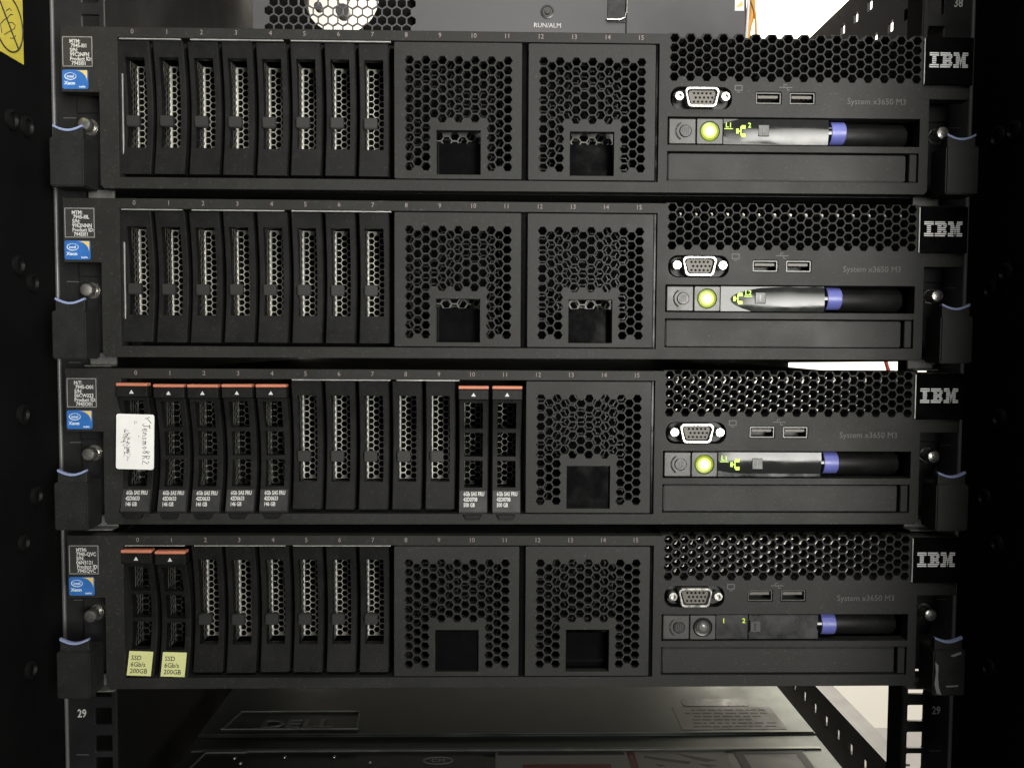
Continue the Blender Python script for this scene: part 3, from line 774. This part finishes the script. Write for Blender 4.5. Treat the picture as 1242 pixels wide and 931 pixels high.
for (zc, n) in ((6.4,4),(3.4,7),(0.4,9),(-2.6,6),(-5.6,8)):
    for q in range(n):
        a = rnd.uniform(-1.6,1.6); b = rnd.uniform(-1.3,1.3); t = rnd.choice((0,1.57,0.8,-0.7))+rnd.uniform(-.3,.3); l = rnd.uniform(0.5,1.4)
        p0 = (-4.6+a-math.cos(t)*l, zc+b-math.sin(t)*l); p1 = (-4.6+a+math.cos(t)*l, zc+b+math.sin(t)*l)
        mb.tube([(p0[0],-0.16,p0[1]), ((p0[0]+p1[0])/2+rnd.uniform(-.2,.2),-0.16,(p0[1]+p1[1])/2), (p1[0],-0.16,p1[1])], 0.15, 4)
mb.tube([(0.1+0.55*math.cos(t*0.6),-0.16,10.3+0.7*math.sin(t*0.6)) for t in range(12)], 0.1, 4)
mb.tube([(1.6,-0.16,3.6),(2.2,-0.16,2.8),(1.5,-0.16,2.4)], 0.1, 4)
mb.tube([(-4.8,-0.16,-7),(-3.6,-0.16,-8.4),(-4.0,-0.16,-10.2),(-2.2,-0.16,-6.4)], 0.1, 4)
part('handwriting', mb, 'ink_brown', lab)

# ------------------------------------------------------------------ grey unit standing behind and above
DZ = 104.0
dev = thing('network_unit', 'grey metal unit with hexagonal fan grille above the top server', 'network unit', (-8, 300, DZ))
def dp(name, mb, m, par=None, **k):
    mb.v = [(x+8, y-300, z-DZ) for x, y, z in mb.v]
    return part(name, mb, m, par or dev, **k)
holes = []
p = 8.5; q = p*math.sqrt(3)/2
# pointy-topped hexagons in rows
for r in range(8):
    z = 112.6 + q*r
    for c in range(16):
        x = -208.5 + p*c + (p/2 if r % 2 else 0)
        if x > -84: continue
        rr_ = 7.4/math.sqrt(3)
        holes.append([(x+rr_*math.cos(math.pi/6+math.pi/3*k), z+rr_*math.sin(math.pi/6+math.pi/3*k)) for k in range(6)])
mb = MB(); mb.add(*plate(rect(-222, 206.5, 104, 190), holes, 300, 301.6))
front = dp('front_panel', mb, 'device_grey')
mb = MB(); mb.add(*plate(rect(-221, -78, 105, 189), [ring(-148, 145.5, 33, n=48)], 312, 330)); dp('fan_frame', mb, 'dark_interior')
mb = MB(); mb.lathe([(6.0,0),(6.0,10),(4.0,10.5)], (-148,316,134.5), 'y', 18)
for a in (60, 120):
    t = math.radians(a); mb.tube([(-148+5*math.cos(t), 322, 134.5+5*math.sin(t)), (-148+34*math.cos(t), 322, 145.5+34*math.sin(t))], 0.9, 6)
mb.lathe([(3.6,0),(3.6,8),(2,9)], (-169,314,137.5), 'y', 14)
dp('fan_hub', mb, 'device_grey')
dp('case', MB().box(-222,206.5,302,380,102,103.9).box(-222,206.5,302,380,190.1,192).box(-222,-220,302,380,104,190).box(204.5,206.5,302,380,104,190).box(-76,204,378,380,104,190), 'device_grey')
mb = MB(); mb.lathe([(6.0,2),(6.0,-0.6),(4.6,-1.0),(4.2,-0.3),(2.6,-0.3),(2.2,-1.6)], (33,299.8,129.3), 'y', 24); dp('status_lamp', mb, 'panel_grey', smooth=35)
mb = MB(); put(mb, text_geo('RUN/ALM', 5.6, 'CENTER', thick=0.2), 33, 299.7, 117.6); dp('lamp_name', mb, 'print_white')
dp('side_module', MB().box(101.5,206.0,297.8,299.9,105,189), 'device_grey', bevel=0.6)
dp('handle_recess', MB().box(85.5,101,298.6,299.9,121,189), 'panel_dark')
mb = MB(); mb.tube([(84.5,297,122.6),(96,297,122.6),(99.5,297,124),(101.6,297,128.0),(102,297,140),(102,297,188)], 0.9, 8); dp('handle_wire', mb, 'nickel', smooth=50)
w = dp('caution_label', MB().box(196.3,204.4,297.5,297.75,131.6,146), 'paper_white')
mb = MB().prism([(197.2,134.2),(203.2,136.0),(202.6,140.4)], 297.35, 297.48); dp('triangle', mb, 'sticker_gold', w)

# cables beside the grey unit
def cable(name, label, pts, r, m, grp=None):
    me = MB(); 
    P = [Vector(p_) for p_ in pts]; out = []
    for a in range(len(P)-1):
        p0, p1, p2, p3 = P[max(a-1,0)], P[a], P[a+1], P[min(a+2,len(P)-1)]
        for k in range(8):
            t = k/8
            out.append(0.5*((2*p1)+(p2-p0)*t+(2*p0-5*p1+4*p2-p3)*t*t+(3*p1-p0-3*p2+p3)*t**3))
    out.append(P[-1])
    me.tube(out, r, 8)
    o = part(name, me, m, None, smooth=60)
    o['label'] = label; o['category'] = 'cable'
    if grp: o['group'] = grp
    return o
cable('patch_cable', 'black cable hanging at the right edge of the grey unit', [(211,330,250),(210.5,326,180),(211,322,140),(209,322,95)], 2.6, 'cable_black')
cable('patch_cable', 'shiny pale cable between the grey unit and the orange cable', [(214.5,330,250),(216.5,326,170),(214.8,322,135),(212.5,322,95)], 1.5, 'cable_white')
cable('patch_cable', 'orange cable hanging against the bright wall', [(226,350,260),(222,345,190),(224,340,150),(219,336,125),(223,332,95)], 3.4, 'cable_orange')
cable('patch_cable', 'thin orange cable crossing the thicker orange one', [(216,345,200),(222,338,160),(226,335,140),(227.5,335,95)], 1.2, 'cable_orange')
cable('patch_cable', 'thin red cable behind the gap under the second server', [(400,520,60),(425,520,-120),(443,520,-182),(462,520,-240),(480,520,-330)], 2.2, 'cable_red')

cable('cable_tail', 'pale cable end hanging in the dark left of the grey unit', [(-236,142,240),(-235.5,141,150),(-235,140,76)], 1.6, 'cable_white')
# ------------------------------------------------------------------ lid of the server below
LZ = -434.0
low = thing('lower_server', 'grey metal lid of another server lying below the stack, labels on top', 'server', (0, 60, LZ-86))
def lp_(name, mb, m, par=None, **k):
    mb.v = [(x, y-60, z-(LZ-86)) for x, y, z in mb.v]
    return part(name, mb, m, par or low, **k)
lid = lp_('lid', MB().box(-219.5,218.5,133.6,640,LZ-80,LZ), 'lid_grey', bevel=1.1, seg=3)
lp_('lid', MB().box(-219.5,218.5,60,132.4,LZ-80,LZ-1.6), 'lid_grey', bevel=0.6)
lp_('lid_ridge', MB().box(-216,214,110.6,114.4,LZ-1.55,LZ-0.5), 'lid_edge_highlight', bevel=0.5, seg=2)
def flatplate(outer, holes, z0, z1):     # sheet in x,y
    v, f = plate(outer, holes, 0, z1-z0)
    return [(x, z, z1-y) for x, y, z in v], f
mb = MB(); mb.add(*flatplate([(-205,141),(-199.5,171),(-111,171),(-108,141)], [[(-203.6,141.8),(-198.4,169.8),(-112,169.8),(-109.4,141.8)]], LZ+0.05, LZ+0.9)); lp_('raised_frame', mb, 'lid_edge_highlight')
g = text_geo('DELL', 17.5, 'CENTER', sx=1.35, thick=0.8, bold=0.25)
mb = MB(); mb.add([(x-153, z+149, LZ+0.5-y) for x, y, z in g[0]], g[1]); lp_('embossed_name', mb, 'lid_edge_highlight')
mb = MB(); mb.add(*flatplate([(-211,80),(-206,111),(-178,111),(-178,109.6),(-205,109.6),(-209.6,80)], [], LZ-1.5, LZ-0.5)); lp_('raised_frame', mb, 'lid_edge_highlight')
for x, y in ((-151,104),(-118,104),(-184,103),(-178,96),(-93,96)):
    mb = MB(); mb.lathe([(1.3,0),(1.2,0.5),(0.6,0.8)], (x,y,LZ-1.55), 'z', 10); lp_('rivet', mb, 'nickel', smooth=40)
a = lp_('diagram_label', MB().box(-104,-17,62,109.5,LZ-1.5,LZ-1.3), 'label_dark')
mb = MB(); mb.add(*flatplate(ring(-48,98,10,5), [ring(-48,98,9.2,4.3)], LZ-1.28, LZ-1.15))
g = text_geo('CM', 6.5, 'CENTER', thick=0.1); mb.add([(x-48, z+98, LZ-1.2-y) for x, y, z in g[0]], g[1]); lp_('label_print', mb, 'label_frame', a)
a = lp_('diagram_label', MB().box(-10,79,62,109.5,LZ-1.5,LZ-1.3), 'lid_label')
lp_('label_band', MB().box(-8,77,104.5,108.5,LZ-1.28,LZ-1.16), 'print_black', a); lp_('label_band', MB().box(8,66,62,92,LZ-1.28,LZ-1.16), 'lid_red', a)
a = lp_('diagram_label', MB().box(84,146,62,109.5,LZ-1.5,LZ-1.3), 'lid_label')
mb = MB()
for st in ([(90,103),(104,99),(120,95),(118,92),(100,97),(90,101)], [(112,106),(138,97),(130,95),(122,99)], [(124,92),(136,90),(130,88)], [(96,92),(102,90),(98,89)]):
    mb.add(*flatplate(st, [], LZ-1.28, LZ-1.16))
lp_('label_print', mb, 'print_faint', a); lp_('label_band', MB().box(79.6,83.6,62,109.4,LZ-1.5,LZ-1.34), 'lid_red')
a = lp_('service_label', MB().box(152,200,62,110,LZ-1.5,LZ-1.3), 'lid_label')
mb = MB(); mb.add(*flatplate(rect(152.6,199.4,62,109.6), [rect(158,194,62,105)], LZ-1.28, LZ-1.16)); lp_('label_band', mb, 'print_black', a)
a = lp_('warning_plate', MB().box(124.2,199.5,138.6,175,LZ+0.05,LZ+0.22), 'lid_label')
mb = MB(); rnd = random.Random(2)
for r in range(6):
    y = 171-5.4*r; x = 132 + rnd.uniform(0,6)
    while x < 186 + rnd.uniform(-8,6):
        l = rnd.uniform(2.5,8); mb.box(x, x+l, y-1.7, y, LZ+0.24, LZ+0.32); x += l+rnd.uniform(1,2.4)
lp_('label_print', mb, 'print_faint', a)
mb = MB(); mb.add(*flatplate(rect(133.5,184,177.5,190,2.5,3), [], LZ+0.05, LZ+0.25)); lp_('name_plate', mb, 'panel_dark')

scn.render.engine = 'CYCLES'
